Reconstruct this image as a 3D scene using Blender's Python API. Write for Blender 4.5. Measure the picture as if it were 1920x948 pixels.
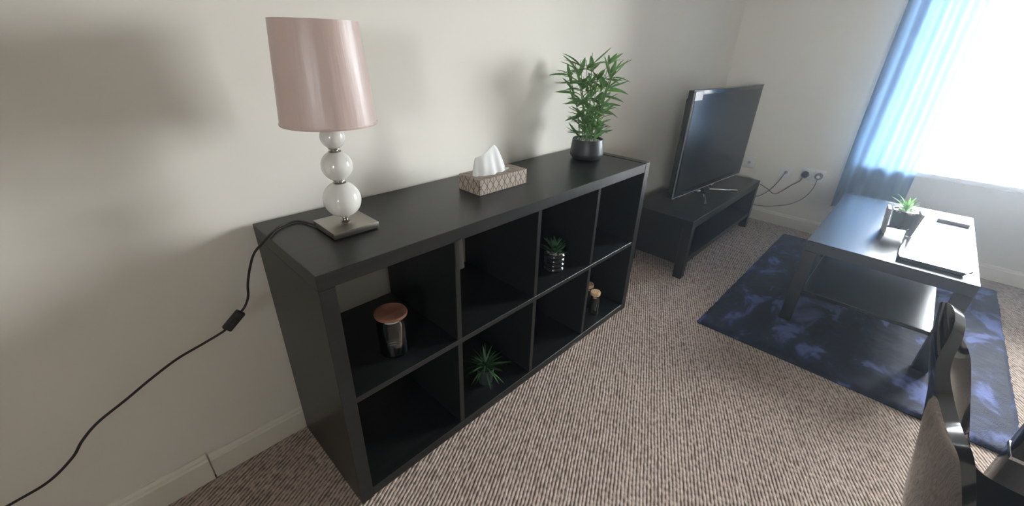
import bpy, bmesh, math, random
from mathutils import Vector, Matrix, noise as mnoise
sc = bpy.context.scene
for o in list(bpy.data.objects): bpy.data.objects.remove(o, do_unlink=True)
COL = sc.collection
# ------------------------------------------------------------------ camera
def cam_axes(yaw, pitch, roll):
    f = Vector((math.sin(yaw)*math.cos(pitch), math.cos(yaw)*math.cos(pitch), -math.sin(pitch)))
    r = Vector((math.cos(yaw), -math.sin(yaw), 0)); u = r.cross(f)
    return r*math.cos(roll)+u*math.sin(roll), -r*math.sin(roll)+u*math.cos(roll), f
cam = bpy.data.cameras.new('camera'); camo = bpy.data.objects.new('camera', cam); COL.objects.link(camo)
R_, U_, F_ = cam_axes(0.81737, 0.46501, 0.0324)
camo.matrix_world = Matrix(((R_.x, U_.x, -F_.x, -0.2689), (R_.y, U_.y, -F_.y, -1.2215), (R_.z, U_.z, -F_.z, 1.21347), (0, 0, 0, 1)))
cam.sensor_fit = 'HORIZONTAL'; cam.sensor_width = 36; cam.lens = 36*783.66/1920; cam.clip_start = 0.02
sc.camera = camo
# ------------------------------------------------------------------ world, daylight portals, exposure
w = bpy.data.worlds.new('overcast_sky'); sc.world = w; w.use_nodes = True
bg = w.node_tree.nodes['Background']; bg.inputs['Color'].default_value = (0.93, 0.965, 1.0, 1); bg.inputs['Strength'].default_value = 26.0
def portal(name, loc, rot, sx, sy):
    l = bpy.data.lights.new(name, 'AREA'); l.shape = 'RECTANGLE'; l.size = sx; l.size_y = sy
    o = bpy.data.objects.new(name, l); COL.objects.link(o); o.location = loc; o.rotation_euler = rot
    l.cycles.is_portal = True
WY0, WY1, WZ0, WZ1 = -1.0, -2.25, 0.535, 1.9      # window in the far wall (y range, z range)
BY0, BY1, BZ0, BZ1 = -3.6, -2.75, 1.0, 1.85         # small window in the wall on the left, out of view
XW, YB, XL = 3.40, -4.8, -3.2                     # far wall, wall behind camera, wall on the left
portal('window_portal', (XW+0.14, (WY0+WY1)/2, (WZ0+WZ1)/2), (0, math.radians(90), 0), WZ1-WZ0, WY0-WY1)
portal('side_window_portal', (XL-0.14, (BY0+BY1)/2, (BZ0+BZ1)/2), (0, math.radians(-90), 0), BZ1-BZ0, BY1-BY0)
vs = sc.view_settings; vs.view_transform = 'Standard'; vs.look = 'None'; vs.gamma = 1; vs.use_curve_mapping = False; vs.exposure = 1.38
# ------------------------------------------------------------------ materials
def newmat(name):
    m = bpy.data.materials.new(name); m.use_nodes = True
    return m, m.node_tree, m.node_tree.nodes['Principled BSDF']
def mat(name, col, rough=0.5, metal=0.0, spec=0.5, noise=None, bump=None, coat=0.0, sheen=0.0, trans=0.0):
    """noise = (scale xyz, amount) colour variation; bump = (scale xyz, strength, distance)"""
    m, nt, p = newmat(name); N, L = nt.nodes, nt.links
    p.inputs['Base Color'].default_value = (*col, 1); p.inputs['Roughness'].default_value = rough
    p.inputs['Metallic'].default_value = metal; p.inputs['Specular IOR Level'].default_value = spec
    p.inputs['Coat Weight'].default_value = coat; p.inputs['Sheen Weight'].default_value = sheen
    tc = N.new('ShaderNodeTexCoord')
    def nz(scale, det=4):
        mp = N.new('ShaderNodeMapping'); mp.inputs['Scale'].default_value = scale; L.new(tc.outputs['Object'], mp.inputs['Vector'])
        n = N.new('ShaderNodeTexNoise'); n.inputs['Scale'].default_value = 1; n.inputs['Detail'].default_value = det; L.new(mp.outputs[0], n.inputs['Vector']); return n
    if noise:
        n = nz(noise[0]); r = N.new('ShaderNodeValToRGB'); a = noise[1]
        r.color_ramp.elements[0].position = 0.3; r.color_ramp.elements[1].position = 0.7
        r.color_ramp.elements[0].color = (*[c*(1-a) for c in col], 1); r.color_ramp.elements[1].color = (*[min(1, c*(1+a)) for c in col], 1)
        L.new(n.outputs['Fac'], r.inputs['Fac']); L.new(r.outputs[0], p.inputs['Base Color'])
    if bump:
        n = nz(bump[0]); b = N.new('ShaderNodeBump'); b.inputs['Strength'].default_value = bump[1]; b.inputs['Distance'].default_value = bump[2]
        L.new(n.outputs['Fac'], b.inputs['Height']); L.new(b.outputs[0], p.inputs['Normal'])
    return m
def add_translucent(m, col, fac):
    nt = m.node_tree; N, L = nt.nodes, nt.links; p = N['Principled BSDF']; out = N['Material Output']
    t = N.new('ShaderNodeBsdfTranslucent'); t.inputs['Color'].default_value = (*col, 1)
    x = N.new('ShaderNodeMixShader'); x.inputs[0].default_value = fac
    L.new(p.outputs[0], x.inputs[1]); L.new(t.outputs[0], x.inputs[2]); L.new(x.outputs[0], out.inputs['Surface']); return m
def thin_glass(name, tint, boost=1.0):
    m, nt, p = newmat(name); N, L = nt.nodes, nt.links; N.remove(p); out = N['Material Output']
    t = N.new('ShaderNodeBsdfTransparent'); t.inputs['Color'].default_value = (*tint, 1)
    g = N.new('ShaderNodeBsdfGlossy'); g.inputs['Roughness'].default_value = 0.03
    fr = N.new('ShaderNodeFresnel'); fr.inputs['IOR'].default_value = 1.45
    ml = N.new('ShaderNodeMath'); ml.operation = 'MULTIPLY'; ml.inputs[1].default_value = boost; ml.use_clamp = True
    x = N.new('ShaderNodeMixShader'); L.new(fr.outputs[0], ml.inputs[0]); L.new(ml.outputs[0], x.inputs[0])
    L.new(t.outputs[0], x.inputs[1]); L.new(g.outputs[0], x.inputs[2]); L.new(x.outputs[0], out.inputs['Surface']); return m
def carpet_mat():
    m, nt, p = newmat('loop_pile_carpet'); N, L = nt.nodes, nt.links
    tc = N.new('ShaderNodeTexCoord')
    rot = N.new('ShaderNodeMapping'); rot.inputs['Rotation'].default_value = (0, 0, math.radians(-27)); L.new(tc.outputs['Object'], rot.inputs['Vector'])
    # gentle wobble of the rows
    n0 = N.new('ShaderNodeTexNoise'); n0.inputs['Scale'].default_value = 9; L.new(rot.outputs[0], n0.inputs['Vector'])
    vm = N.new('ShaderNodeVectorMath'); vm.operation = 'MULTIPLY_ADD'; vm.inputs[1].default_value = (0.006,)*3
    L.new(n0.outputs['Color'], vm.inputs[0]); L.new(rot.outputs[0], vm.inputs[2])
    sc_ = N.new('ShaderNodeMapping'); sc_.inputs['Scale'].default_value = (62, 92, 1); L.new(vm.outputs[0], sc_.inputs['Vector'])
    sp = N.new('ShaderNodeSeparateXYZ'); L.new(sc_.outputs[0], sp.inputs[0])
    cb = N.new('ShaderNodeCombineXYZ'); L.new(sp.outputs['X'], cb.inputs['X']); L.new(sp.outputs['Y'], cb.inputs['Y'])
    v = N.new('ShaderNodeTexVoronoi'); v.inputs['Scale'].default_value = 1; v.inputs['Randomness'].default_value = 0.8; L.new(cb.outputs[0], v.inputs['Vector'])
    # row grooves
    s = N.new('ShaderNodeMath'); s.operation = 'MULTIPLY'; s.inputs[1].default_value = math.pi; L.new(sp.outputs['Y'], s.inputs[0])
    sn = N.new('ShaderNodeMath'); sn.operation = 'SINE'; L.new(s.outputs[0], sn.inputs[0])
    ab = N.new('ShaderNodeMath'); ab.operation = 'ABSOLUTE'; L.new(sn.outputs[0], ab.inputs[0])
    h = N.new('ShaderNodeMath'); h.operation = 'MULTIPLY_ADD'; h.inputs[1].default_value = -1.15; L.new(v.outputs['Distance'], h.inputs[0]); rw = N.new('ShaderNodeMath'); rw.operation = 'MULTIPLY_ADD'; rw.inputs[1].default_value = 0.8; rw.inputs[2].default_value = 0.3; L.new(ab.outputs[0], rw.inputs[0]); L.new(rw.outputs[0], h.inputs[2])
    n1 = N.new('ShaderNodeTexNoise'); n1.inputs['Scale'].default_value = 420; n1.inputs['Detail'].default_value = 2; L.new(tc.outputs['Object'], n1.inputs['Vector'])
    h2 = N.new('ShaderNodeMath'); h2.operation = 'MULTIPLY_ADD'; h2.inputs[1].default_value = 0.5; L.new(n1.outputs['Fac'], h2.inputs[0]); L.new(h.outputs[0], h2.inputs[2])
    r = N.new('ShaderNodeValToRGB'); e = r.color_ramp.elements
    e[0].position = 0.0; e[0].color = (0.19, 0.135, 0.105, 1); e[1].position = 0.85; e[1].color = (0.70, 0.57, 0.49, 1)
    k = e.new(0.35); k.color = (0.54, 0.425, 0.355, 1)
    L.new(h2.outputs[0], r.inputs['Fac'])
    n2 = N.new('ShaderNodeTexNoise'); n2.inputs['Scale'].default_value = 60; n2.inputs['Detail'].default_value = 3; L.new(tc.outputs['Object'], n2.inputs['Vector'])
    mx = N.new('ShaderNodeMix'); mx.data_type = 'RGBA'; mx.blend_type = 'MULTIPLY'; mx.inputs[0].default_value = 0.5
    r2 = N.new('ShaderNodeValToRGB'); r2.color_ramp.elements[0].position = 0.35; r2.color_ramp.elements[0].color = (0.62, 0.6, 0.58, 1); r2.color_ramp.elements[1].position = 0.65
    L.new(n2.outputs['Fac'], r2.inputs['Fac']); L.new(r.outputs[0], mx.inputs[6]); L.new(r2.outputs[0], mx.inputs[7]); L.new(mx.outputs[2], p.inputs['Base Color'])
    b = N.new('ShaderNodeBump'); b.inputs['Strength'].default_value = 0.9; b.inputs['Distance'].default_value = 0.004
    L.new(h2.outputs[0], b.inputs['Height']); L.new(b.outputs[0], p.inputs['Normal'])
    p.inputs['Roughness'].default_value = 0.95; p.inputs['Specular IOR Level'].default_value = 0.1; p.inputs['Sheen Weight'].default_value = 0.15
    return m
def rug_mat():
    m, nt, p = newmat('navy_velvet_pile'); N, L = nt.nodes, nt.links
    tc = N.new('ShaderNodeTexCoord')
    mp = N.new('ShaderNodeMapping'); mp.inputs['Scale'].default_value = (3.6, 6.5, 1); mp.inputs['Rotation'].default_value = (0, 0, 0.5); L.new(tc.outputs['Object'], mp.inputs['Vector'])
    n = N.new('ShaderNodeTexNoise'); n.inputs['Scale'].default_value = 1; n.inputs['Detail'].default_value = 3.5; n.inputs['Roughness'].default_value = 0.62; n.inputs['Distortion'].default_value = 0.6
    L.new(mp.outputs[0], n.inputs['Vector'])
    r = N.new('ShaderNodeValToRGB'); e = r.color_ramp.elements
    e[0].position = 0.45; e[0].color = (0.004, 0.007, 0.022, 1); e[1].position = 0.63; e[1].color = (0.105, 0.14, 0.36, 1)
    k = e.new(0.54); k.color = (0.011, 0.019, 0.06, 1)
    L.new(n.outputs['Fac'], r.inputs['Fac']); L.new(r.outputs[0], p.inputs['Base Color'])
    n1 = N.new('ShaderNodeTexNoise'); n1.inputs['Scale'].default_value = 260; L.new(tc.outputs['Object'], n1.inputs['Vector'])
    b = N.new('ShaderNodeBump'); b.inputs['Strength'].default_value = 0.5; b.inputs['Distance'].default_value = 0.004; L.new(n1.outputs['Fac'], b.inputs['Height']); L.new(b.outputs[0], p.inputs['Normal'])
    p.inputs['Roughness'].default_value = 0.8; p.inputs['Sheen Weight'].default_value = 0.12; p.inputs['Sheen Tint'].default_value = (0.35, 0.45, 1, 1); p.inputs['Sheen Roughness'].default_value = 0.4
    return m
def tissue_box_mat():
    m, nt, p = newmat('printed_card'); N, L = nt.nodes, nt.links
    tc = N.new('ShaderNodeTexCoord'); sp = N.new('ShaderNodeSeparateXYZ'); L.new(tc.outputs['Object'], sp.inputs[0])
    def mth(op, a, b=None, c=None):
        k = N.new('ShaderNodeMath'); k.operation = op
        for i, x in enumerate((a, b, c)):
            if x is None: continue
            if isinstance(x, (int, float)): k.inputs[i].default_value = x
            else: L.new(x, k.inputs[i])
        return k.outputs[0]
    u = mth('ADD', sp.outputs['X'], sp.outputs['Y'])          # runs round the corners
    q = mth('ADD', sp.outputs['Z'], mth('MULTIPLY', sp.outputs['Y'], 0.5))
    A = 2*math.pi/0.027/2; B = 2*math.pi/0.038/2
    s1 = mth('ABSOLUTE', mth('SINE', mth('ADD', mth('MULTIPLY', u, A), mth('MULTIPLY', q, B))))
    s2 = mth('ABSOLUTE', mth('SINE', mth('SUBTRACT', mth('MULTIPLY', u, A), mth('MULTIPLY', q, B))))
    s3 = mth('ABSOLUTE', mth('SINE', mth('MULTIPLY', u, A)))
    k = mth('MINIMUM', mth('MINIMUM', s1, s2), mth('MULTIPLY', s3, 1.3))
    r = N.new('ShaderNodeValToRGB'); e = r.color_ramp.elements
    e[0].position = 0.10; e[0].color = (0.075, 0.055, 0.04, 1); e[1].position = 0.26; e[1].color = (0.36, 0.30, 0.245, 1)
    L.new(k, r.inputs['Fac']); L.new(r.outputs[0], p.inputs['Base Color']); p.inputs['Roughness'].default_value = 0.55
    return m
M = {}
M['wall'] = mat('cream_wall_paint', (0.79, 0.757, 0.685), 0.85, spec=0.2, bump=((55, 55, 55), 0.05, 0.002))
M['white_paint'] = mat('white_gloss_paint', (0.78, 0.745, 0.66), 0.4, noise=((6, 6, 6), 0.05))
M['ceiling'] = mat('white_ceiling_paint', (0.85, 0.85, 0.83), 0.9)
M['carpet'] = carpet_mat(); M['rug'] = rug_mat()
M['rug_edge'] = mat('navy_edge_binding', (0.008, 0.012, 0.035), 0.9)
M['wood'] = mat('black_brown_wood_veneer', (0.008, 0.009, 0.0085), 0.36, spec=0.5, noise=((3, 60, 60), 0.3), bump=((4, 220, 220), 0.12, 0.001))
M['wood_bench'] = mat('black_stained_wood', (0.009, 0.0095, 0.0095), 0.36, spec=0.5, noise=((3, 60, 60), 0.25), bump=((4, 220, 220), 0.08, 0.001))
M['wood_gloss'] = mat('black_lacquered_table', (0.009, 0.010, 0.012), 0.25, spec=0.65, noise=((4, 50, 50), 0.2), bump=((3, 120, 120), 0.05, 0.0006))
M['edging'] = mat('brown_edging_tape', (0.05, 0.044, 0.036), 0.6)
M['satin'] = mat('pink_beige_satin', (0.60, 0.46, 0.41), 0.34, spec=0.5, sheen=0.3, noise=((22, 22, 0.6), 0.07), bump=((26, 26, 0.7), 0.5, 0.008))
M['satin'].node_tree.nodes['Principled BSDF'].inputs['Anisotropic'].default_value = 0.7
add_translucent(M['satin'], (0.62, 0.45, 0.4), 0.12)
M['ceramic'] = mat('glazed_grey_white_ceramic', (0.72, 0.70, 0.65), 0.08, spec=0.5, noise=((14, 14, 5), 0.05))
M['brushed'] = mat('brushed_nickel', (0.34, 0.32, 0.28), 0.34, metal=1.0, bump=((8, 400, 8), 0.05, 0.0005))
M['chrome'] = mat('polished_chrome', (0.75, 0.76, 0.78), 0.08, metal=1.0)
M['black_plastic'] = mat('black_plastic', (0.018, 0.018, 0.019), 0.42)
M['cord'] = mat('black_flex', (0.012, 0.011, 0.011), 0.5)
M['grey_cord'] = mat('grey_flex', (0.10, 0.10, 0.105), 0.5)
M['white_plastic'] = mat('white_plastic', (0.75, 0.75, 0.73), 0.35)
M['plug_grey'] = mat('grey_plug_plastic', (0.33, 0.33, 0.35), 0.4)
M['screen'] = mat('dark_lcd_glass', (0.012, 0.014, 0.017), 0.22, spec=0.6)
M['bezel'] = mat('glossy_black_bezel', (0.012, 0.013, 0.014), 0.2, spec=0.55)
M['bezel_edge'] = mat('grey_bezel_edge', (0.16, 0.17, 0.18), 0.3, metal=0.6)
M['sticker'] = mat('white_sticker', (0.85, 0.86, 0.88), 0.5)
M['card'] = tissue_box_mat()
M['tissue'] = add_translucent(mat('white_tissue', (0.88, 0.88, 0.87), 0.8, bump=((60, 60, 60), 0.15, 0.002)), (0.9, 0.9, 0.9), 0.35)
M['leaf'] = add_translucent(mat('bamboo_leaf', (0.135, 0.225, 0.11), 0.45, noise=((30, 30, 30), 0.3)), (0.16, 0.36, 0.09), 0.3)
M['leaf_lit'] = add_translucent(mat('lit_bamboo_leaf', (0.15, 0.33, 0.07), 0.45, noise=((30, 30, 30), 0.2)), (0.25, 0.5, 0.1), 0.35)  # window light on the bamboo put into a brighter leaf colour
M['leaf_dark'] = mat('dark_succulent_leaf', (0.028, 0.085, 0.032), 0.4, noise=((40, 40, 40), 0.3))
M['leaf_spiky'] = mat('spiky_grass_leaf', (0.03, 0.095, 0.026), 0.4, noise=((40, 40, 40), 0.3))
M['leaf_pale'] = add_translucent(mat('pale_succulent_leaf', (0.22, 0.42, 0.20), 0.4, noise=((40, 40, 40), 0.2)), (0.3, 0.6, 0.2), 0.3)
M['stem'] = mat('bamboo_stem', (0.10, 0.19, 0.07), 0.5, noise=((10, 10, 80), 0.3))
M['pot_matte'] = mat('charcoal_matte_ceramic', (0.028, 0.032, 0.034), 0.45)
M['pot_gloss'] = mat('black_glazed_ceramic', (0.01, 0.011, 0.012), 0.06, spec=0.6)
M['pot_grey'] = mat('slate_grey_ceramic', (0.14, 0.16, 0.19), 0.4)
M['stand_white'] = mat('pale_stand_wood', (0.40, 0.40, 0.41), 0.45)
M['pebble'] = mat('white_pebble', (0.62, 0.60, 0.56), 0.6, noise=((60, 60, 60), 0.3))
M['soil'] = mat('dark_soil', (0.03, 0.024, 0.018), 0.95)
M['bamboo_lid'] = mat('copper_brown_wooden_lid', (0.24, 0.105, 0.065), 0.35, noise=((10, 120, 10), 0.25))
M['cork'] = mat('cork', (0.60, 0.40, 0.22), 0.8, noise=((120, 120, 120), 0.3), bump=((200, 200, 200), 0.3, 0.001))
M['glass'] = thin_glass('clear_jar_glass', (0.93, 0.95, 0.94), 1.6)
M['pane'] = thin_glass('window_glass', (0.97, 0.98, 0.98), 1.0)
M['upvc'] = mat('white_window_plastic', (0.82, 0.82, 0.81), 0.35)
M['curtain'] = add_translucent(mat('blue_curtain_cloth', (0.26, 0.40, 0.56), 0.85, sheen=0.3, noise=((4, 4, 1), 0.12), bump=((500, 500, 500), 0.1, 0.001)), (0.22, 0.36, 0.56), 0.33)
M['chair'] = mat('black_gloss_moulded_plastic', (0.012, 0.013, 0.014), 0.07, spec=0.7, coat=0.5)
M['black_gloss'] = mat('black_gloss_lacquer', (0.012, 0.013, 0.014), 0.1, spec=0.6)
M['tray'] = mat('glossy_dark_tray', (0.06, 0.065, 0.075), 0.16, spec=0.6)
M['remote'] = mat('grey_remote_plastic', (0.34, 0.33, 0.35), 0.3)
M['rubber'] = mat('grey_rubber_button', (0.3, 0.3, 0.31), 0.6)
# ------------------------------------------------------------------ mesh helpers
def B(): return bmesh.new()
def box(bm, lo, hi, bev=0.0, seg=2):
    r = bmesh.ops.create_cube(bm, size=1.0); vs_ = r['verts']
    for v in vs_: v.co = Vector([lo[i]+(v.co[i]+0.5)*(hi[i]-lo[i]) for i in range(3)])
    if bev:
        es = list({e for v in vs_ for e in v.link_edges}); bmesh.ops.bevel(bm, geom=es, offset=bev, segments=seg, affect='EDGES', profile=0.5)
    return bm
def lathe(bm, prof, seg=40, c=(0, 0, 0), close=True):
    rings = []
    for r, z in prof:
        rings.append([bm.verts.new((c[0]+r*math.cos(2*math.pi*k/seg), c[1]+r*math.sin(2*math.pi*k/seg), c[2]+z)) for k in range(seg)] if r > 1e-6 else [bm.verts.new((c[0], c[1], c[2]+z))])
    for a, b in zip(rings, rings[1:]):
        for k in range(seg):
            k2 = (k+1) % seg
            if len(a) == 1 and len(b) == 1: continue
            if len(a) == 1: bm.faces.new((a[0], b[k2], b[k]))
            elif len(b) == 1: bm.faces.new((a[k], a[k2], b[0]))
            else: bm.faces.new((a[k], a[k2], b[k2], b[k]))
    return bm
def smooth_path(pts, n=8):
    P = [Vector(p) for p in pts]; P = [P[0]*2-P[1]]+P+[P[-1]*2-P[-2]]; out = []
    for i in range(1, len(P)-2):
        for k in range(n):
            t = k/n; a, b, c, d = P[i-1:i+3]
            out.append(0.5*((2*b)+(c-a)*t+(2*a-5*b+4*c-d)*t*t+(3*b-a-3*c+d)*t**3))
    out.append(P[-2]); return out
def tube(bm, pts, r, seg=8, smooth=True, n=8):
    P = smooth_path(pts, n) if smooth else [Vector(p) for p in pts]
    rr = r if callable(r) else (lambda t: r)
    up = Vector((0.13, 0.21, 0.97)); rings = []
    for i, p in enumerate(P):
        d = (P[min(i+1, len(P)-1)]-P[max(i-1, 0)]).normalized()
        s = d.cross(up)
        if s.length < 1e-3: s = d.cross(Vector((1, 0, 0)))
        s.normalize(); up = s.cross(d); q = rr(i/(len(P)-1))
        rings.append([bm.verts.new(p+s*math.cos(2*math.pi*k/seg)*q+up*math.sin(2*math.pi*k/seg)*q) for k in range(seg)])
    for a, b in zip(rings, rings[1:]):
        for k in range(seg): bm.faces.new((a[k], a[(k+1) % seg], b[(k+1) % seg], b[k]))
    bm.faces.new(rings[0][::-1]); bm.faces.new(rings[-1]); return bm
def grid(bm, fn, nu, nv):
    V = [[bm.verts.new(fn(i/nu, j/nv)) for j in range(nv+1)] for i in range(nu+1)]
    for i in range(nu):
        for j in range(nv): bm.faces.new((V[i][j], V[i+1][j], V[i+1][j+1], V[i][j+1]))
    return bm
def mesh_of(name, bm, m, smooth=True, angle=0.6):
    bmesh.ops.recalc_face_normals(bm, faces=bm.faces)
    me = bpy.data.meshes.new(name); 
    if smooth:
        for f in bm.faces: f.smooth = True
        for e in bm.edges:
            if len(e.link_faces) == 2 and e.calc_face_angle(0) > angle: e.smooth = False
    bm.to_mesh(me); bm.free(); me.materials.append(M[m]); return me
def obj(name, bm, m, parent=None, loc=None, smooth=True, kind=None):
    me = bm if isinstance(bm, bpy.types.Mesh) else mesh_of(name, bm, m, smooth)
    o = bpy.data.objects.new(name, me); COL.objects.link(o); o.parent = parent
    if loc: o.location = loc
    if kind: o['kind'] = kind
    return o
def tag(o, label, cat, group=None, kind=None):
    o['label'] = label; o['category'] = cat
    if group: o['group'] = group
    if kind: o['kind'] = kind
    return o
def thing(name, label, cat, loc=(0, 0, 0), rz=0, group=None):
    o = bpy.data.objects.new(name, None); COL.objects.link(o); o.location = loc; o.rotation_euler = (0, 0, rz); o.empty_display_size = 0.05
    return tag(o, label, cat, group)
def struct(name, bm, m, label, cat, parent=None, smooth=False):
    o = obj(name, bm, m, parent, smooth=smooth)
    if parent is None: o['kind'] = 'structure'; o['label'] = label; o['category'] = cat
    return o
rnd = random.Random(7)
# ------------------------------------------------------------------ the room
ZC = 2.42; T = 0.16
struct('floor', box(B(), (XL-T, YB-T, -0.1), (XW+T, T, 0)), 'carpet', 'beige brown loop pile carpet with diagonal rows over the whole floor', 'carpet')
struct('ceiling', box(B(), (XL-T, YB-T, ZC), (XW+T, T, ZC+0.1)), 'ceiling', 'plain white ceiling above the room', 'ceiling')
struct('wall_back', box(B(), (XL-T, 0, 0), (XW+T, T, ZC)), 'wall', 'long cream wall behind the lamp and shelf unit', 'wall')
bm = B()
box(bm, (XW, 0, 0), (XW+T, WY0, ZC)); box(bm, (XW, WY1, 0), (XW+T, YB-T, ZC)); box(bm, (XW, WY0, 0), (XW+T, WY1, WZ0)); box(bm, (XW, WY0, WZ1), (XW+T, WY1, ZC))
struct('wall_right', bm, 'wall', 'cream wall around the bright window, with the sockets', 'wall')
bm = B()
box(bm, (XL-T, YB-T, 0), (XL, BY0, ZC)); box(bm, (XL-T, BY1, 0), (XL, 0, ZC)); box(bm, (XL-T, BY0, 0), (XL, BY1, BZ0)); box(bm, (XL-T, BY0, BZ1), (XL, BY1, ZC))
struct('wall_left', bm, 'wall', 'cream wall with a smaller window at the near left end of the room', 'wall')
struct('wall_front', box(B(), (XL, YB-T, 0), (XW, YB, ZC)), 'wall', 'plain cream wall behind the camera', 'wall')
def skirting(a, b, h, t, axis):
    bm = B(); prof = [(0, 0), (t, 0), (t, h*0.80), (t*0.75, h*0.86), (t*0.7, h*0.92), (t*0.35, h), (0, h)]
    ends = []
    for s in (a, b):
        ends.append([bm.verts.new((s, -y, z) if axis == 'x' else (XW-y, s, z)) for y, z in prof])
    n = len(prof)
    for k in range(n): bm.faces.new((ends[0][k], ends[0][(k+1) % n], ends[1][(k+1) % n], ends[1][k]))
    bm.faces.new(ends[0]); bm.faces.new(ends[1][::-1]); return bm
struct('baseboard_back', skirting(XL, -0.274, 0.096, 0.017, 'x'), 'white_paint', 'cream skirting board under the hanging lamp cord, left of its joint', 'skirting board')
struct('baseboard_back', skirting(-0.270, XW-0.018, 0.089, 0.015, 'x'), 'white_paint', 'cream skirting board running behind the shelf unit, right of its joint', 'skirting board')
struct('baseboard_right', skirting(-0.001, YB, 0.092, 0.017, 'y'), 'white_paint', 'cream skirting board below the window and the wall sockets', 'skirting board')
def window(name, corner0, corner1, axis, pos, label):
    """frame, mullion and panes in an opening; axis = normal direction"""
    (a0, z0), (a1, z1) = corner0, corner1
    if a0 > a1: a0, a1 = a1, a0
    sg = 1 if axis == '+x' else -1
    P = lambda d, a, z: (pos+sg*d, a, z)
    def bx(bm, d0, d1, aa, ab, za, zb, bev=0.004):
        p, q = P(d0, aa, za), P(d1, ab, zb); return box(bm, [min(p[i], q[i]) for i in range(3)], [max(p[i], q[i]) for i in range(3)], bev, 1)
    fw = 0.032; bm = B()
    bx(bm, 0.07, 0.13, a0, a1, z0, z0+fw); bx(bm, 0.07, 0.13, a0, a1, z1-fw, z1); bx(bm, 0.07, 0.13, a0, a0+fw, z0+fw, z1-fw); bx(bm, 0.07, 0.13, a1-fw, a1, z0+fw, z1-fw)
    root = struct(name, bm, 'upvc', label, 'window')
    mid = a0+(a1-a0)*0.32
    obj('mullion', bx(B(), 0.07, 0.13, mid-0.03, mid+0.03, z0+fw, z1-fw), 'upvc', root, smooth=False)
    for s0, s1 in ((a0+fw, mid-0.03), (mid+0.03, a1-fw)):
        obj('pane', bx(B(), 0.098, 0.102, s0, s1, z0+fw, z1-fw, 0), 'pane', root, smooth=False)
    return root
w1 = window('window_1', (WY0, WZ0), (WY1, WZ1), '+x', XW, 'bright white window beside the blue curtain')
obj('window_sill', box(B(), (XW-0.05, WY1+0.001, WZ0+0.004), (XW+0.069, WY0-0.001, WZ0+0.034), 0.006), 'upvc', w1)
w2 = window('window_2', (BY0, BZ0), (BY1, BZ1), '-x', XL, 'smaller window in the near left wall')
M['paving'] = mat('pale_paving', (0.20, 0.20, 0.19), 0.9, noise=((3, 3, 3), 0.2))
struct('ground', box(B(), (XL-25, YB-25, -0.6), (XW+30, 25, -0.4)), 'paving', 'pale paved ground outside the window', 'ground')
# ------------------------------------------------------------------ rug
RX0, RX1, RY0, RY1 = 1.615, 3.20, -1.835, -0.725
rug = thing('rug', 'dark navy velvet pile rug with brushed patches under the coffee table', 'rug', ((RX0+RX1)/2, (RY0+RY1)/2, 0))
hx, hy = (RX1-RX0)/2, (RY1-RY0)/2
def rugf(u, v):
    x = (u*2-1)*hx; y = (v*2-1)*hy; e = min(hx-abs(x), hy-abs(y))
    z = 0.006+0.012*min(1, e/0.02)**0.5 + (0.004*mnoise.noise((x*9, y*14, 0))+0.0025*mnoise.noise((x*40, y*55, 3)))*min(1, e/0.03)
    j = 0.004*mnoise.noise((x*35, y*35, 8)) if e < 0.005 else 0
    return (x+j, y+j, z)
obj('pile', grid(B(), rugf, 150, 110), 'rug', rug)
obj('backing', box(B(), (-hx+0.004, -hy+0.004, 0.0), (hx-0.004, hy-0.004, 0.007)), 'rug_edge', rug, smooth=False)
# ------------------------------------------------------------------ shelf unit (2 x 4 cells, open back)
c, t, ti, D, yb = 0.335, 0.038, 0.0176, 0.388, -0.018
W_ = 4*c+2*t+3*ti; H_ = 2*c+2*t+ti
unit = thing('shelf_unit', 'black brown cube shelf unit of eight open cells against the wall', 'shelf unit', (0, yb-D/2, 0))
d2 = D/2
obj('side_panel', box(B(), (0, -d2, 0), (t, d2, H_-t), 0.0012, 1), 'wood', unit, smooth=False)
obj('side_panel', box(B(), (W_-t, -d2, 0), (W_, d2, H_+0.002), 0.0012, 1), 'wood', unit, smooth=False)
obj('top_panel', box(B(), (0, -d2, H_-t), (W_-t-0.002, d2, H_), 0.0012, 1), 'wood', unit, smooth=False)
obj('bottom_panel', box(B(), (t, -d2, 0.004), (W_-t, d2, t), 0.0012, 1), 'wood', unit, smooth=False)
obj('middle_shelf', box(B(), (t, -d2+0.002, t+c), (W_-t, d2-0.002, t+c+ti), 0.0008, 1), 'wood', unit, smooth=False)
dv = mesh_of('divider', box(B(), (0, -d2+0.003, 0), (ti, d2-0.003, c), 0.0008, 1), 'wood', False)
for k in range(1, 4):
    for z in (t, t+c+ti): obj('divider', dv, 'wood', unit, (t+k*(c+ti)-ti, 0, z))
xs = t+(c+ti)-ti
bm = B(); grid(bm, lambda u, v: (xs-0.002+0.027*u, -d2-0.001-0.006*v*v-0.002*math.sin(u*3), H_-t+0.004-0.088*v), 4, 6)
bmesh.ops.solidify(bm, geom=bm.faces[:], thickness=0.0015)
e = obj('edging_strip', bm, 'edging', unit); e['label'] = 'loose brown edging strip hanging over the first divider'
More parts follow.
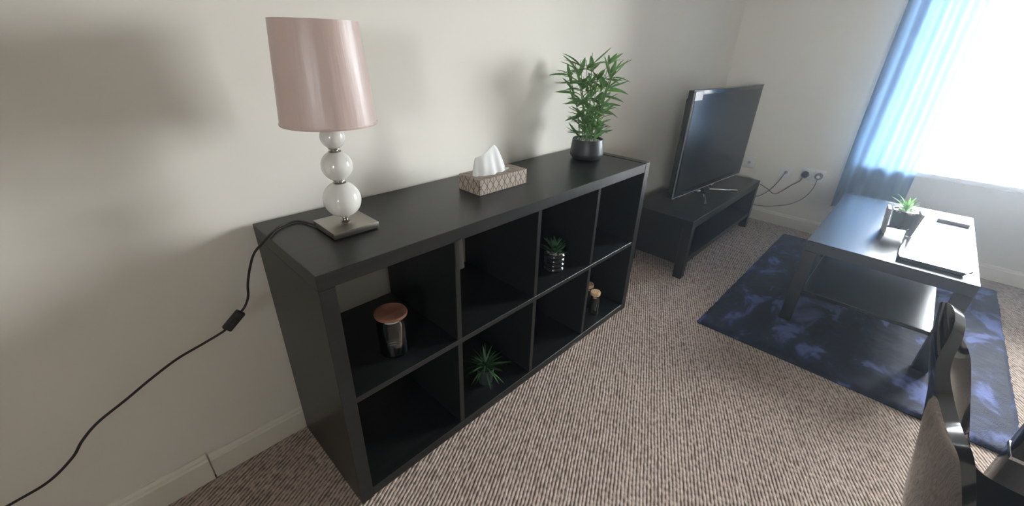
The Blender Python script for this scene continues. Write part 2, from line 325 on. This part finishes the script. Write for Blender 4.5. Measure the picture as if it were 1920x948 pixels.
# ------------------------------------------------------------------ table lamp with cord
lx, ly = 0.17, -0.207
lamp = thing('table_lamp', 'table lamp with pink beige satin shade and three stacked ceramic balls', 'lamp', (lx, ly, H_))
bp_ = obj('base_plate', box(B(), (-0.061, -0.06, 0.003), (0.061, 0.06, 0.0195), 0.0015, 2), 'brushed', lamp)
obj('base_foot', box(B(), (-0.055, -0.054, 0.0), (0.055, 0.054, 0.004)), 'black_plastic', lamp, smooth=False)
def ball(z, r):
    bm = B(); bmesh.ops.create_uvsphere(bm, u_segments=40, v_segments=24, radius=r); bmesh.ops.translate(bm, verts=bm.verts, vec=(0, 0, z)); return bm
for z, r in ((0.080, 0.0465), (0.1665, 0.0375), (0.2365, 0.0285)): obj('ceramic_ball', ball(z, r), 'ceramic', lamp)
def collar(z0, z1, r):
    h = z1-z0; return lathe(B(), [(0, z0), (r*1.25, z0), (r*1.35, z0+h*0.18), (r*0.8, z0+h*0.3), (r*0.75, z0+h*0.5), (r*0.8, z0+h*0.68), (r*1.25, z0+h*0.8), (r*1.2, z1), (0, z1)], 28)
for z0, z1, r in ((0.0195, 0.036, 0.009), (0.123, 0.132, 0.0125), (0.2015, 0.2105, 0.0115), (0.263, 0.275, 0.010)): obj('metal_collar', collar(z0, z1, r), 'brushed', lamp)
SZ0, SZ1, SR0, SR1 = 0.268, 0.482, 0.1075, 0.0905
prof = [(SR0, SZ0), (SR1, SZ1), (SR1-0.0018, SZ1), (SR0-0.0018, SZ0), (SR0, SZ0)]
sh = obj('lamp_shade', lathe(B(), [(SR0+(SR1-SR0)*k/10, SZ0+(SZ1-SZ0)*k/10) for k in range(11)]+[(SR0-0.0018+(SR1-SR0)*k/10, SZ0+(SZ1-SZ0)*k/10) for k in range(10, -1, -1)]+[(SR0, SZ0)], 72), 'satin', lamp)
obj('shade_trim', lathe(B(), [(SR0+0.0004, SZ0), (SR0+0.0012, SZ0+0.002), (SR0+0.0008, SZ0+0.005), (SR0-0.0003, SZ0+0.0052)], 72), 'satin', sh)
bm = B(); lathe(bm, [(0.0, SZ1-0.03), (0.016, SZ1-0.03), (0.016, SZ1-0.027), (0, SZ1-0.027)], 20)
for k in range(3):
    a = k*2*math.pi/3+0.4; tube(bm, [(0.012*math.cos(a), 0.012*math.sin(a), SZ1-0.028), ((SR1-0.002)*math.cos(a), (SR1-0.002)*math.sin(a), SZ1-0.012)], 0.0016, 6, False)
obj('shade_carrier', bm, 'brushed', sh)
obj('bulb_holder', lathe(B(), [(0, 0.27), (0.015, 0.27), (0.016, 0.32), (0.02, 0.325), (0.02, 0.335), (0, 0.336)], 24), 'white_plastic', lamp)
obj('bulb', lathe(B(), [(0, 0.335), (0.013, 0.338), (0.016, 0.36), (0.028, 0.39), (0.03, 0.405), (0.024, 0.425), (0, 0.435)], 28), 'tissue', lamp)
def L_(p): return (p[0]-lx, p[1]-ly, p[2]-H_)
hz = H_+0.004
cordA = [(0.118, -0.165, hz+0.002), (0.10, -0.10, hz), (0.085, -0.085, hz), (0.06, -0.088, hz), (0.03, -0.105, hz+0.001), (0.004, -0.135, hz+0.001), (-0.020, -0.145, hz-0.012), (-0.038, -0.13, 0.73), (-0.050, -0.105, 0.685), (-0.062, -0.09, 0.635), (-0.068, -0.082, 0.595), (-0.080, -0.077, 0.568), (-0.094, -0.075, 0.553)]
cordB = [(-0.133, -0.074, 0.520), (-0.150, -0.072, 0.512), (-0.192, -0.072, 0.501), (-0.25, -0.068, 0.484), (-0.31, -0.064, 0.455), (-0.365, -0.060, 0.424), (-0.425, -0.056, 0.392), (-0.462, -0.054, 0.360), (-0.49, -0.052, 0.325), (-0.541, -0.050, 0.289), (-0.602, -0.046, 0.274), (-0.68, -0.04, 0.255), (-0.85, -0.035, 0.14), (-1.0, -0.04, 0.03), (-1.15, -0.08, 0.006), (-1.35, -0.1, 0.005)]
cd = obj('cord', tube(B(), [L_(p) for p in cordA], 0.0031, 8), 'cord', lamp); obj('cord', tube(B(), [L_(p) for p in cordB], 0.0031, 8), 'cord', lamp)
A_, Bq = Vector(L_(cordA[-1])), Vector(L_(cordB[0])); ax = (Bq-A_).normalized(); nrm = Vector((0.25, 1, 0.1)); sd = ax.cross(nrm).normalized(); nrm = sd.cross(ax).normalized()
bm = box(B(), (-0.029, -0.0125, -0.007), (0.029, 0.0125, 0.007), 0.004, 3); mx = Matrix((ax, sd, nrm)).transposed().to_4x4(); mx.translation = (A_+Bq)/2
bmesh.ops.transform(bm, matrix=mx, verts=bm.verts); sw = obj('inline_switch', bm, 'black_plastic', cd)
bm = box(B(), (-0.009, -0.006, -0.0095), (0.009, 0.006, -0.005), 0.0015, 2); bmesh.ops.transform(bm, matrix=mx, verts=bm.verts); obj('rocker', bm, 'black_plastic', lamp)
# ------------------------------------------------------------------ tissue box
tb = thing('tissue_box', 'taupe tissue box printed with dark petals, tissue sticking out', 'tissue box', (0.7175, -0.197, H_))
obj('box', box(B(), (-0.1125, -0.054, 0), (0.1125, 0.054, 0.052), 0.0012, 1), 'card', tb, smooth=False)
def tis(u, v):
    a = u*2*math.pi; tt = v
    x = -0.021+0.004*tt+(0.074-0.004*tt)*math.cos(a)+0.002*math.sin(a*3); dp = 0.027*(1-tt)**0.75+0.0012
    if x < 0.004: crest = 0.060+0.030*((x+0.10)/0.104)**1.3
    else: crest = 0.090*max(0.05, 1-((x-0.004)/0.052)**1.7)
    fold = 1+0.15*math.sin(a*6+2.0*tt)*(1-0.4*tt)+0.09*math.sin(a*11+1)
    return (x-0.010*tt*(1-tt)*4*0.3, dp*math.sin(a)*fold+0.007*tt*math.sin(45*x+1), 0.0505+crest*tt)
bm = B(); grid(bm, tis, 96, 16); bmesh.ops.remove_doubles(bm, verts=bm.verts, dist=0.0002)
obj('tissue', bm, 'tissue', tb)
obj('slot_film', lathe(B(), [(0, 0.0522), (0.03, 0.0522), (0.032, 0.0526), (0, 0.0527)], 24), 'tissue', tb).scale = (2.3, 0.7, 1)
# ------------------------------------------------------------------ plants
def leaf_mesh(name, Lg, Wd, m, droop=0.2, fold=0.18, tipcurl=0.0, n=6):
    bm = B(); rows = []
    for i in range(n+1):
        s = i/n; x = Lg*s; wv = Wd*0.5*(math.sin(math.pi*min(1, s*0.92+0.06))**0.8)*(1-0.25*s) if i < n else 0
        z = -droop*Lg*s*s+tipcurl*Lg*s**3
        if i == n: rows.append([bm.verts.new((x, 0, z))])
        else: rows.append([bm.verts.new((x, -wv, z+wv*fold*2)), bm.verts.new((x, 0, z)), bm.verts.new((x, wv, z+wv*fold*2))])
    for a, b in zip(rows, rows[1:]):
        if len(b) == 1: bm.faces.new((a[0], a[1], b[0])); bm.faces.new((a[1], a[2], b[0]))
        else: bm.faces.new((a[0], a[1], b[1], b[0])); bm.faces.new((a[1], a[2], b[2], b[1]))
    return mesh_of(name, bm, m, True, 3.0)
def pebbles(root, R, z, n, r0, seed, mname='pebble'):
    rr = random.Random(seed); bm = B()
    for i in range(n):
        a = rr.random()*6.283; q = R*math.sqrt(rr.random()); s = r0*rr.uniform(0.7, 1.2)
        res = bmesh.ops.create_icosphere(bm, subdivisions=1, radius=s)
        for v in res['verts']: v.co = Vector((v.co.x*1.2+q*math.cos(a), v.co.y+q*math.sin(a), v.co.z*0.7+z+rr.uniform(0, 0.5)*s))
    return obj('pebbles', bm, mname, root, kind='stuff')
def orient(o, pos, az, el, roll=0):
    o.location = pos; o.rotation_euler = (Matrix.Rotation(az, 3, 'Z') @ Matrix.Rotation(-el, 3, 'Y') @ Matrix.Rotation(roll, 3, 'X')).to_euler()
# bamboo
PB = (1.305, -0.178, H_)
plant = thing('potted_bamboo_plant', 'tall leafy artificial bamboo in a charcoal pot at the shelf unit end', 'plant', PB, math.pi)
obj('pot', lathe(B(), [(0, 0.002), (0.058, 0.002), (0.063, 0.006), (0.0735, 0.022), (0.0735, 0.03), (0.0665, 0.086), (0.0655, 0.088), (0.0625, 0.086), (0.0635, 0.07), (0, 0.07)], 56), 'pot_matte', plant)
obj('soil', lathe(B(), [(0.0632, 0.071), (0.0, 0.074)], 32), 'soil', plant)
pebbles(plant, 0.057, 0.077, 110, 0.0055, 3)
LM = [leaf_mesh('leaf', l, wd, m, dr, 0.18, tc_) for l, wd, m, dr, tc_ in ((0.085, 0.020, 'leaf', 0.15, 0), (0.072, 0.019, 'leaf', 0.3, 0), (0.095, 0.018, 'leaf', 0.05, 0.1), (0.062, 0.017, 'leaf', 0.1, 0), (0.075, 0.020, 'leaf_lit', 0.2, 0))]
rb = random.Random(21); nleaf = 0
for k in range(13):
    a = k*2.399; q = 0.040*math.sqrt((k+0.5)/13); top = rb.uniform(0.25, 0.345) if k > 2 else 0.365-0.02*k
    bx_, by_ = q*math.cos(a), q*math.sin(a); lean = rb.uniform(0.03, 0.09)+q*0.7; a2 = a+rb.uniform(-0.4, 0.4)
    P = [(bx_, by_, 0.06), (bx_+0.12*lean*math.cos(a2), by_+0.12*lean*math.sin(a2), 0.06+top*0.33), (bx_+0.4*lean*math.cos(a2), by_+0.4*lean*math.sin(a2), 0.06+top*0.68), (bx_+0.75*lean*math.cos(a2), by_+0.75*lean*math.sin(a2), 0.06+top)]
    obj('stem', tube(B(), P, lambda s: 0.0028-0.0016*s, 6, True, 4), 'stem', plant)
    S = smooth_path(P, 10)
    levels = 7
    for j in range(levels):
        s = 0.12+0.88*(j+rb.random()*0.6)/levels; s = min(1, s); p = S[int(s*(len(S)-1))]
        for q2 in range((3 if j % 2 else 2) if j < levels-1 else 4):
            az = rb.uniform(0, 6.283) if q2 == 0 else az+rb.uniform(1.6, 3.6)
            outw = math.atan2(p.y, p.x)
            az = az if rb.random() < 0.45 else outw+rb.uniform(-1.1, 1.1)
            el = rb.uniform(-0.15, 0.95) if s < 0.93 else rb.uniform(0.1, 1.2)
            o = obj('leaf', LM[rb.choice((0, 0, 1, 2, 3, 4 if p.x < 0 else 0))], 'leaf', plant); orient(o, p, az, el, rb.uniform(-0.7, 0.7)); sc_ = rb.uniform(0.8, 1.12); o.scale = (sc_, sc_, sc_); nleaf += 1  # lit leaf copy picked only on the side towards the window
def rosette(root, z, meshes, n, seed, el0, el1, r0=0.006):
    rr = random.Random(seed)
    for i in range(n):
        f = i/(n-1); az = i*2.399+rr.uniform(-0.2, 0.2); el = el0+(el1-el0)*f+rr.uniform(-0.12, 0.12)
        o = obj('leaf', rr.choice(meshes), 'leaf', root); orient(o, (r0*math.cos(az)*(1-f), r0*math.sin(az)*(1-f), z+0.012*f), az, el, rr.uniform(-0.15, 0.15)); s = rr.uniform(0.85, 1.1); o.scale = (s, s, s)
ZS = t+c+ti
v1 = thing('potted_succulent', 'dark green succulent in a glossy black ribbed pot on the upper shelf', 'plant', (0.945, -0.318, ZS))
pr = [(0, 0.001), (0.036, 0.001)]
for k in range(4):
    for j in range(7): pr.append((0.0385+0.005*math.sin(math.pi*j/6), 0.003+0.0195*k+0.0195*j/6.01))
pr += [(0.0375, 0.082), (0.036, 0.079), (0.036, 0.068), (0, 0.068)]
obj('pot', lathe(B(), pr, 48), 'pot_gloss', v1); pebbles(v1, 0.032, 0.073, 45, 0.0055, 5)
rosette(v1, 0.072, [leaf_mesh('leaf', 0.07, 0.016, 'leaf_dark', 0.12, 0.25), leaf_mesh('leaf', 0.06, 0.018, 'leaf_dark', -0.1, 0.3)], 26, 4, 0.25, 1.45)
v2 = thing('potted_spiky_plant', 'spiky green grass-like plant in a small dark pot on the bottom shelf', 'plant', (0.567, -0.318, t))
obj('pot', lathe(B(), [(0, 0.001), (0.026, 0.001), (0.034, 0.07), (0.0345, 0.074), (0.032, 0.072), (0.031, 0.062), (0, 0.062)], 40), 'pot_matte', v2); pebbles(v2, 0.029, 0.064, 40, 0.0045, 6, 'soil')
rosette(v2, 0.066, [leaf_mesh('leaf', 0.085, 0.008, 'leaf_spiky', 0.35, 0.2), leaf_mesh('leaf', 0.075, 0.0075, 'leaf_spiky', 0.15, 0.2), leaf_mesh('leaf', 0.065, 0.008, 'leaf_spiky', 0.6, 0.2)], 46, 9, -0.1, 1.4, 0.012)
# ------------------------------------------------------------------ jars
j1 = thing('storage_jar', 'empty clear glass jar with a wide copper brown lid in the upper left cell', 'jar', (0.212, -0.308, ZS))
obj('glass_body', lathe(B(), [(0, 0.001), (0.040, 0.001), (0.043, 0.005), (0.043, 0.105), (0.039, 0.116), (0.039, 0.127), (0.0365, 0.127), (0.0365, 0.115), (0.0405, 0.104), (0.0405, 0.008), (0.038, 0.005), (0, 0.005)], 48), 'glass', j1)
ld = obj('lid', lathe(B(), [(0, 0.136), (0.038, 0.135), (0.0425, 0.1375), (0.0455, 0.137), (0.0465, 0.133), (0.0455, 0.1285), (0.043, 0.1275), (0, 0.1275)], 56), 'bamboo_lid', j1); ld['label'] = 'copper brown lid'
obj('lid_seal', lathe(B(), [(0, 0.118), (0.036, 0.118), (0.0362, 0.1275), (0, 0.1275)], 40), 'white_plastic', ld)
def cork_jar(label, loc, h, r, group=None):
    j = thing('corked_jar', label, 'jar', loc)
    obj('glass_body', lathe(B(), [(0, 0.001), (r-0.003, 0.001), (r, 0.004), (r, h-0.022), (r*0.86, h-0.013), (r*0.86, h-0.004), (r*0.95, h), (r*0.84, h), (r*0.78, h-0.004), (r*0.78, h-0.013), (r*0.92, h-0.022), (r*0.92, 0.006), (0, 0.006)], 36), 'glass', j)
    obj('cork_stopper', lathe(B(), [(0, h-0.012), (r*0.76, h-0.012), (r*0.79, h+0.001), (r*0.98, h+0.002), (r*1.02, h+0.005), (r*1.02, h+0.016), (r*0.96, h+0.019), (0, h+0.0195)], 36), 'cork', j)
    return j
cork_jar('small corked glass jar nearest the front of the bottom right cell', (1.262, -0.345, t), 0.104, 0.0235)
cork_jar('small corked glass jar standing behind the other in the bottom right cell', (1.290, -0.285, t), 0.110, 0.0245)
# ------------------------------------------------------------------ TV bench
BXa, BXb, BYf, BYb, BH = 1.975, 3.175, -0.478, -0.105, 0.362
bench = thing('tv_bench', 'low black wooden television bench with an open lower shelf', 'tv bench', ((BXa+BXb)/2, (BYf+BYb)/2, 0))
bw, bd, lg = (BXb-BXa)/2, (BYf-BYb)/-2, 0.05
obj('top', box(B(), (-bw, -bd, BH-0.048), (bw, bd, BH), 0.002, 2), 'wood_bench', bench, smooth=False)
for sx in (-1, 1):
    for sy in (-1, 1):
        x0 = sx*bw if sx < 0 else bw-lg; y0 = -bd if sy < 0 else bd-lg
        obj('leg', box(B(), (x0, y0, 0), (x0+lg, y0+lg, BH-0.048), 0.002, 1), 'wood_bench', bench, smooth=False)
    x0 = -bw+0.008 if sx < 0 else bw-0.03
    obj('end_panel', box(B(), (x0, -bd+lg, 0.085), (x0+0.022, bd-lg, BH-0.048)), 'wood_bench', bench, smooth=False)
obj('lower_shelf', box(B(), (-bw+0.03, -bd+0.006, 0.085), (bw-0.03, bd-0.005, 0.118), 0.001, 1), 'wood_bench', bench, smooth=False)
obj('back_panel', box(B(), (-bw+lg, bd-0.016, 0.118), (bw-lg, bd-0.006, BH-0.048)), 'wood_bench', bench, smooth=False)
# ------------------------------------------------------------------ television
tvl, tvr = Vector((2.058, -0.303, 0)), Vector((2.985, -0.375, 0)); tang = math.atan2(tvr.y-tvl.y, tvr.x-tvl.x); tw = (tvr-tvl).length
tv = thing('television', 'flat black television with chrome feet and a white corner sticker', 'television', (*((tvl+tvr)/2).xy, BH), tang)
z0, z1 = 0.066, 0.658; hw = tw/2
bm = box(B(), (-hw, 0, z0), (hw, 0.034, z1), 0.004, 2); obj('bezel', bm, 'bezel', tv)
bm = B(); grid(bm, lambda u, v: (-hw+0.025+(2*hw-0.05)*u, 0, z0+0.03+(z1-z0-0.055)*v), 1, 1)
obj('screen', box(B(), (-hw+0.022, -0.0012, z0+0.034), (hw-0.022, 0.003, z1-0.022)), 'screen', tv, smooth=False); bm.free()
bm = B(); box(bm, (-hw+0.03, 0.033, z0+0.04), (hw-0.03, 0.058, z1-0.04), 0.012, 2); obj('back_shell', bm, 'black_plastic', tv)
bm = B(); box(bm, (-hw, -0.002, z0), (hw, 0.001, z0+0.005), 0.001, 1); obj('chrome_strip', bm, 'chrome', tv)
bm = B(); box(bm, (-hw-0.0012, -0.0015, z0), (-hw+0.003, 0.006, z1), 0.001, 1); box(bm, (-hw, -0.0015, z1-0.003), (hw, 0.006, z1+0.0012), 0.001, 1); obj('edge_trim', bm, 'bezel_edge', tv)
obj('sticker', box(B(), (-hw+0.012, -0.0032, z1-0.050), (-hw+0.094, -0.0013, z1-0.006)), 'sticker', tv, smooth=False)
obj('logo_tab', box(B(), (0.02, -0.004, z0-0.008), (0.06, 0.0, z0+0.001), 0.001, 1), 'chrome', tv)
st = obj('stand_neck', box(B(), (-0.05, 0.008, 0.02), (0.05, 0.032, z0+0.02), 0.004, 2), 'bezel', tv)
for sx in (-1, 1):
    for sy in (-1, 1):
        tube_pts = [(sx*0.03, 0.02, 0.028), (sx*0.12, 0.02+sy*0.055, 0.02), (sx*0.225, 0.02+sy*0.115, 0.0088)]
        bm = tube(B(), tube_pts, 0.008, 8, True, 5); obj('foot', bm, 'chrome', tv)
# ------------------------------------------------------------------ sockets, plugs and cables on the far wall
def plate(label, y, z, wd, hgt, kind):
    o = thing('wall_socket', label, 'socket', (XW, y, z))
    obj('faceplate', box(B(), (-0.009, -wd/2, -hgt/2), (0, wd/2, hgt/2), 0.003, 2), 'white_plastic', o)
    if kind == 'double':
        for s in (-1, 1): obj('rocker_switch', box(B(), (-0.012, s*0.012-0.006, 0.018), (-0.008, s*0.012+0.006, 0.034), 0.001, 1), 'white_plastic', o)
    else: obj('socket_rim', lathe(B(), [(0, 0.0), (0.009, 0.0), (0.011, 0.003), (0, 0.004)], 20), 'plug_grey', o, (-0.012, 0, 0)).rotation_euler = (0, -math.pi/2, 0)
    return o
plate('white aerial socket with a grey cable, left of the black plug', -0.583, 0.408, 0.086, 0.086, 'single')
plate('white double wall socket holding the black plug and the grey plug', -0.748, 0.422, 0.146, 0.086, 'double')
plate('blank white wall plate just right of the television', -0.318, 0.43, 0.086, 0.086, 'single')
def plug_cable(name, label, pts, y, z, m, mc, r=0.0028):
    o = thing(name, label, 'cable', (XW-0.012, y, z))
    if m: 
        bm = lathe(B(), [(0, 0), (0.021, 0), (0.024, 0.006), (0.024, 0.02), (0.017, 0.036), (0, 0.038)], 28); bmesh.ops.rotate(bm, verts=bm.verts, cent=(0, 0, 0), matrix=Matrix.Rotation(-math.pi/2, 3, 'Y')); obj('plug', bm, m, o)
        if mc == 'grey_cord' and m == 'plug_grey':
            bm = lathe(B(), [(0, 0), (0.010, 0), (0.010, 0.003), (0, 0.004)], 20); bmesh.ops.rotate(bm, verts=bm.verts, cent=(0, 0, 0), matrix=Matrix.Rotation(-math.pi/2, 3, 'Y')); obj('plug_badge', bm, 'white_plastic', o, (-0.037, 0, 0))
    obj('lead', tube(B(), [(p[0]-XW+0.012, p[1]-y, p[2]-z) for p in pts], r, 6), mc, o); return o
# ------------------------------------------------------------------ curtain
cur = thing('curtain', 'long pale blue curtain hanging at the left edge of the bright window', 'curtain', (3.30, -1.095, 0.0))
def curt(u, v):
    z = 0.25+(2.22-0.25)*v; y = 0.185-0.37*u
    am = 0.026*(0.55+0.45*v)
    return (am*math.sin(u*2*math.pi*4.3+0.6)+0.008*math.sin(u*17+v*3)+0.010*(1-v), y+0.010*math.sin(v*4+u*6)*(1-v)-0.014*(1-v)*(1-u), z+0.008*math.sin(u*9))
bm = B(); grid(bm, curt, 96, 40); bmesh.ops.solidify(bm, geom=bm.faces[:], thickness=0.0015); obj('cloth', bm, 'curtain', cur)
obj('hem', grid(B(), lambda u, v: tuple(a+b for a, b in zip(curt(u, 0), (-0.0022, 0, 0.001+0.05*v))), 96, 2), 'curtain', cur)
rod = thing('curtain_rod', 'brushed metal curtain rod above the window', 'curtain rod', (3.30, -1.8, 2.24))
obj('pole', tube(B(), [(0, -1.0, 0), (0, 1.0, 0)], 0.012, 14, False), 'brushed', rod)
for y in (-0.9, 0.93): obj('bracket', box(B(), (-0.006, y-0.008, -0.012), (0.1, y+0.008, 0.012), 0.002, 1), 'brushed', rod)
for y in (-1.02, 1.02): obj('finial', ball(0, 0.02), 'brushed', rod, (0, y, 0))
# ------------------------------------------------------------------ coffee table
CX0, CX1, CY0, CY1, CH = 1.930, 2.955, -1.568, -1.005, 0.45
ct = thing('coffee_table', 'black lacquered coffee table with a lower shelf standing on the navy rug', 'coffee table', ((CX0+CX1)/2, (CY0+CY1)/2, 0.0235))
cw, cdp, lg = (CX1-CX0)/2, (CY1-CY0)/2, 0.05; CT = CH-0.0235
obj('tabletop', box(B(), (-cw, -cdp, CT-0.05), (cw, cdp, CT), 0.0015, 2), 'wood_gloss', ct, smooth=False)
for sx in (-1, 1):
    for sy in (-1, 1):
        x0 = -cw if sx < 0 else cw-lg; y0 = -cdp if sy < 0 else cdp-lg
        obj('leg', box(B(), (x0, y0, 0), (x0+lg, y0+lg, CT-0.05), 0.002, 1), 'wood_gloss', ct, smooth=False)
bm = box(B(), (-cw+0.02, -cdp+0.045, 0.158), (cw-0.02, cdp-0.045, 0.176), 0.002, 1)
obj('lower_shelf', bm, 'wood_gloss', ct, smooth=False)
# things on it
pl = thing('small_potted_plant', 'pale green plant in a grey pot on a pale stand on coffee table', 'plant', (2.36, -1.285, CH), 0.12)
obj('pot', lathe(B(), [(0, 0.030), (0.036, 0.030), (0.040, 0.034), (0.052, 0.112), (0.052, 0.116), (0.048, 0.116), (0.046, 0.104), (0, 0.104)], 6), 'pot_grey', pl)
for s in (-1, 1):
    bm = B(); y0 = s*0.046
    box(bm, (-0.042, y0-0.007, 0), (0.042, y0+0.007, 0.118), 0.002, 1)
    for v in bm.verts: v.co.y += s*0.014*(v.co.z/0.118)
    obj('stand_side', bm, 'stand_white', pl)
obj('stand_bar', box(B(), (-0.012, -0.05, 0.022), (0.012, 0.05, 0.029), 0.001, 1), 'stand_white', pl)
pebbles(pl, 0.044, 0.108, 60, 0.007, 8)
rosette(pl, 0.108, [leaf_mesh('leaf', 0.075, 0.012, 'leaf_pale', 0.45, 0.25), leaf_mesh('leaf', 0.06, 0.013, 'leaf_pale', 0.2, 0.25)], 22, 12, 0.5, 1.45)
rm = thing('remote_control', 'slim light grey remote control lying near the window end of coffee table', 'remote control', (2.755, -1.488, CH), -0.05)
obj('body', box(B(), (-0.022, -0.062, 0), (0.022, 0.062, 0.016), 0.004, 2), 'remote', rm)
for i in range(5):
    for k in range(3): obj('button', box(B(), (-0.014+k*0.011, -0.048+i*0.018, 0.0155), (-0.007+k*0.011, -0.039+i*0.018, 0.0175), 0.0008, 1), 'rubber', rm, smooth=False)
tr = thing('serving_tray', 'shallow glossy tray with flared ends at the coffee table near edge', 'tray', (2.135, -1.425, CH))
bm = B(); ex, ey = 0.150, 0.103
def ring(x, y, z): return [(-x, -y, z), (x, -y, z), (x, y, z), (-x, y, z)]
R4 = [[bm.verts.new(p) for p in ring(*q)] for q in ((ex-0.008, ey-0.008, 0.001), (ex, ey, 0.017), (ex+0.004, ey+0.006, 0.0185), (ex-0.002, ey-0.002, 0.0172), (ex-0.006, ey-0.006, 0.0160))]
bm.faces.new(R4[0]); bm.faces.new(R4[-1])
for a, b in zip(R4, R4[1:]):
    for k in range(4): bm.faces.new((a[k], a[(k+1) % 4], b[(k+1) % 4], b[k]))
obj('tray_body', bm, 'tray', tr, smooth=False)
for s in (-1, 1): obj('handle', tube(B(), [(-ex+0.004, s*(ey+0.0015), 0.017), (-ex+0.002, s*(ey+0.007), 0.022), (-ex+0.008, s*(ey+0.009), 0.026)], 0.003, 6), 'tray', tr)
# ------------------------------------------------------------------ cables
plug_cable('aerial_cable', 'grey cable dropping from the single socket behind the television bench', [(3.375, -0.583, 0.408), (3.36, -0.575, 0.385), (3.37, -0.555, 0.33), (3.37, -0.515, 0.255), (3.35, -0.46, 0.20), (3.30, -0.40, 0.19), (3.24, -0.33, 0.20)], -0.583, 0.408, None, 'grey_cord')
plug_cable('power_cable', 'dark lead from the round black plug to the television', [(3.352, -0.700, 0.405), (3.355, -0.690, 0.37), (3.37, -0.645, 0.325), (3.38, -0.60, 0.27), (3.37, -0.555, 0.235), (3.36, -0.50, 0.265), (3.33, -0.42, 0.30), (3.25, -0.32, 0.30)], -0.706, 0.419, 'black_plastic', 'grey_cord')
plug_cable('charger_cable', 'pale lead from the grey plug nearest the curtain', [(3.352, -0.791, 0.405), (3.36, -0.782, 0.33), (3.365, -0.745, 0.25), (3.36, -0.68, 0.19), (3.35, -0.60, 0.155), (3.34, -0.50, 0.13), (3.28, -0.38, 0.14)], -0.791, 0.424, 'plug_grey', 'grey_cord', 0.0022)
# ------------------------------------------------------------------ dining chair and table at the right edge
xc = 0.57
rimP = [(-1.90, .45), (-1.75, .465), (-1.62, .47), (-1.53, .475), (-1.49, .51), (-1.46, .58), (-1.429, .665), (-1.410, .715), (-1.396, .745), (-1.375, .770), (-1.352, .808), (-1.337, .840), (-1.347, .868)]
cenP = [(-1.91, .44), (-1.75, .445), (-1.58, .44), (-1.47, .448), (-1.420, .48), (-1.402, .55), (-1.387, .63), (-1.372, .70), (-1.362, .74), (-1.352, .77), (-1.340, .81), (-1.336, .84), (-1.347, .868)]
RS = smooth_path([(0, *p) for p in rimP], 9); CS = smooth_path([(0, *p) for p in cenP], 9)
for _ in range(14):                                # relax the profiles into one flowing curve
    for Q in (RS, CS): Q[1:-1] = [(Q[i-1]+Q[i]*2+Q[i+1])/4 for i in range(1, len(Q)-1)]
nS = len(RS)-1
def shell(u, v):
    i = v*nS; k = min(nS-1, int(i)); f = i-k
    r_ = RS[k].lerp(RS[k+1], f); c_ = CS[k].lerp(CS[k+1], f); s = u*2-1
    q = r_.lerp(c_, 1-s*s); wv = 0.2
    zt = 0.8685
    if v > 0.4:
        wv = 0.2-0.055*min(1, max(0, (q.z-0.48)/0.3))
        if q.z > 0.74: wv *= math.sqrt(max(0.004, 1-((q.z-0.74)/(zt-0.74))**3))
    if v < 0.12: wv = 0.2-0.05*(1-v/0.12)**2
    return (s*wv, q.y+1.60, q.z)
chair = thing('dining_chair', 'glossy black moulded dining chair seen edge-on at the right', 'chair', (xc, -1.60, 0))
bm = B(); grid(bm, shell, 28, nS); bmesh.ops.recalc_face_normals(bm, faces=bm.faces)
bmesh.ops.solidify(bm, geom=bm.faces[:], thickness=0.015)
so = obj('shell', bm, 'chair', chair)
be = so.modifiers.new('bevel', 'BEVEL'); be.width = 0.005; be.segments = 3; be.limit_method = 'ANGLE'; be.angle_limit = 0.9
for sx in (-1, 1):
    for y0, y1 in ((-0.14, -0.22), (0.10, 0.15)):
        obj('leg', tube(B(), [(sx*0.12, y0, 0.435), (sx*0.175, y1, 0.0)], lambda s: 0.013-0.004*s, 12, False), 'chrome', chair)
obj('seat_frame', box(B(), (-0.13, -0.15, 0.418), (0.13, 0.11, 0.434), 0.004, 2), 'black_plastic', chair)
dt = thing('dining_table', 'glossy black dining table whose square leg shows at the right edge', 'table', (0.50, -2.05, 0))
hx, hy = 0.725, 0.40
obj('tabletop', box(B(), (-hx, -hy, 0.715), (hx, hy, 0.75), 0.003, 2), 'black_gloss', dt)
for sx in (-1, 1):
    for sy in (-1, 1):
        xx, yy = sx*(hx-0.04), sy*(hy-0.04); lgm = obj('leg', box(B(), (xx-0.034, yy-0.034, 0), (xx+0.034, yy+0.034, 0.715), 0.003, 2), 'black_gloss', dt)
        obj('chrome_band', box(B(), (xx-0.0352, yy-0.0352, 0.30), (xx+0.0352, yy+0.0352, 0.312), 0.001, 1), 'chrome', lgm)

# ------------------------------------------------------------------ bluish volume added to the room to stand in for lens glare
hm = bpy.data.materials.new('added_glare_haze'); hm.use_nodes = True; nt = hm.node_tree; nt.nodes.remove(nt.nodes['Principled BSDF'])
vsn = nt.nodes.new('ShaderNodeVolumeScatter'); vsn.inputs['Color'].default_value = (0.74, 0.86, 1, 1); vsn.inputs['Density'].default_value = 0.018; vsn.inputs['Anisotropy'].default_value = 0.8
nt.links.new(vsn.outputs[0], nt.nodes['Material Output'].inputs['Volume']); M['glare_haze'] = hm
hz_o = obj('glare_haze', box(B(), (XL-0.05, YB-0.05, -0.05), (XW+0.155, 0.05, ZC+0.05)), 'glare_haze', smooth=False); tag(hz_o, 'thin bluish volume added to stand in for lens glare towards the window', 'glare_haze', kind='stuff')
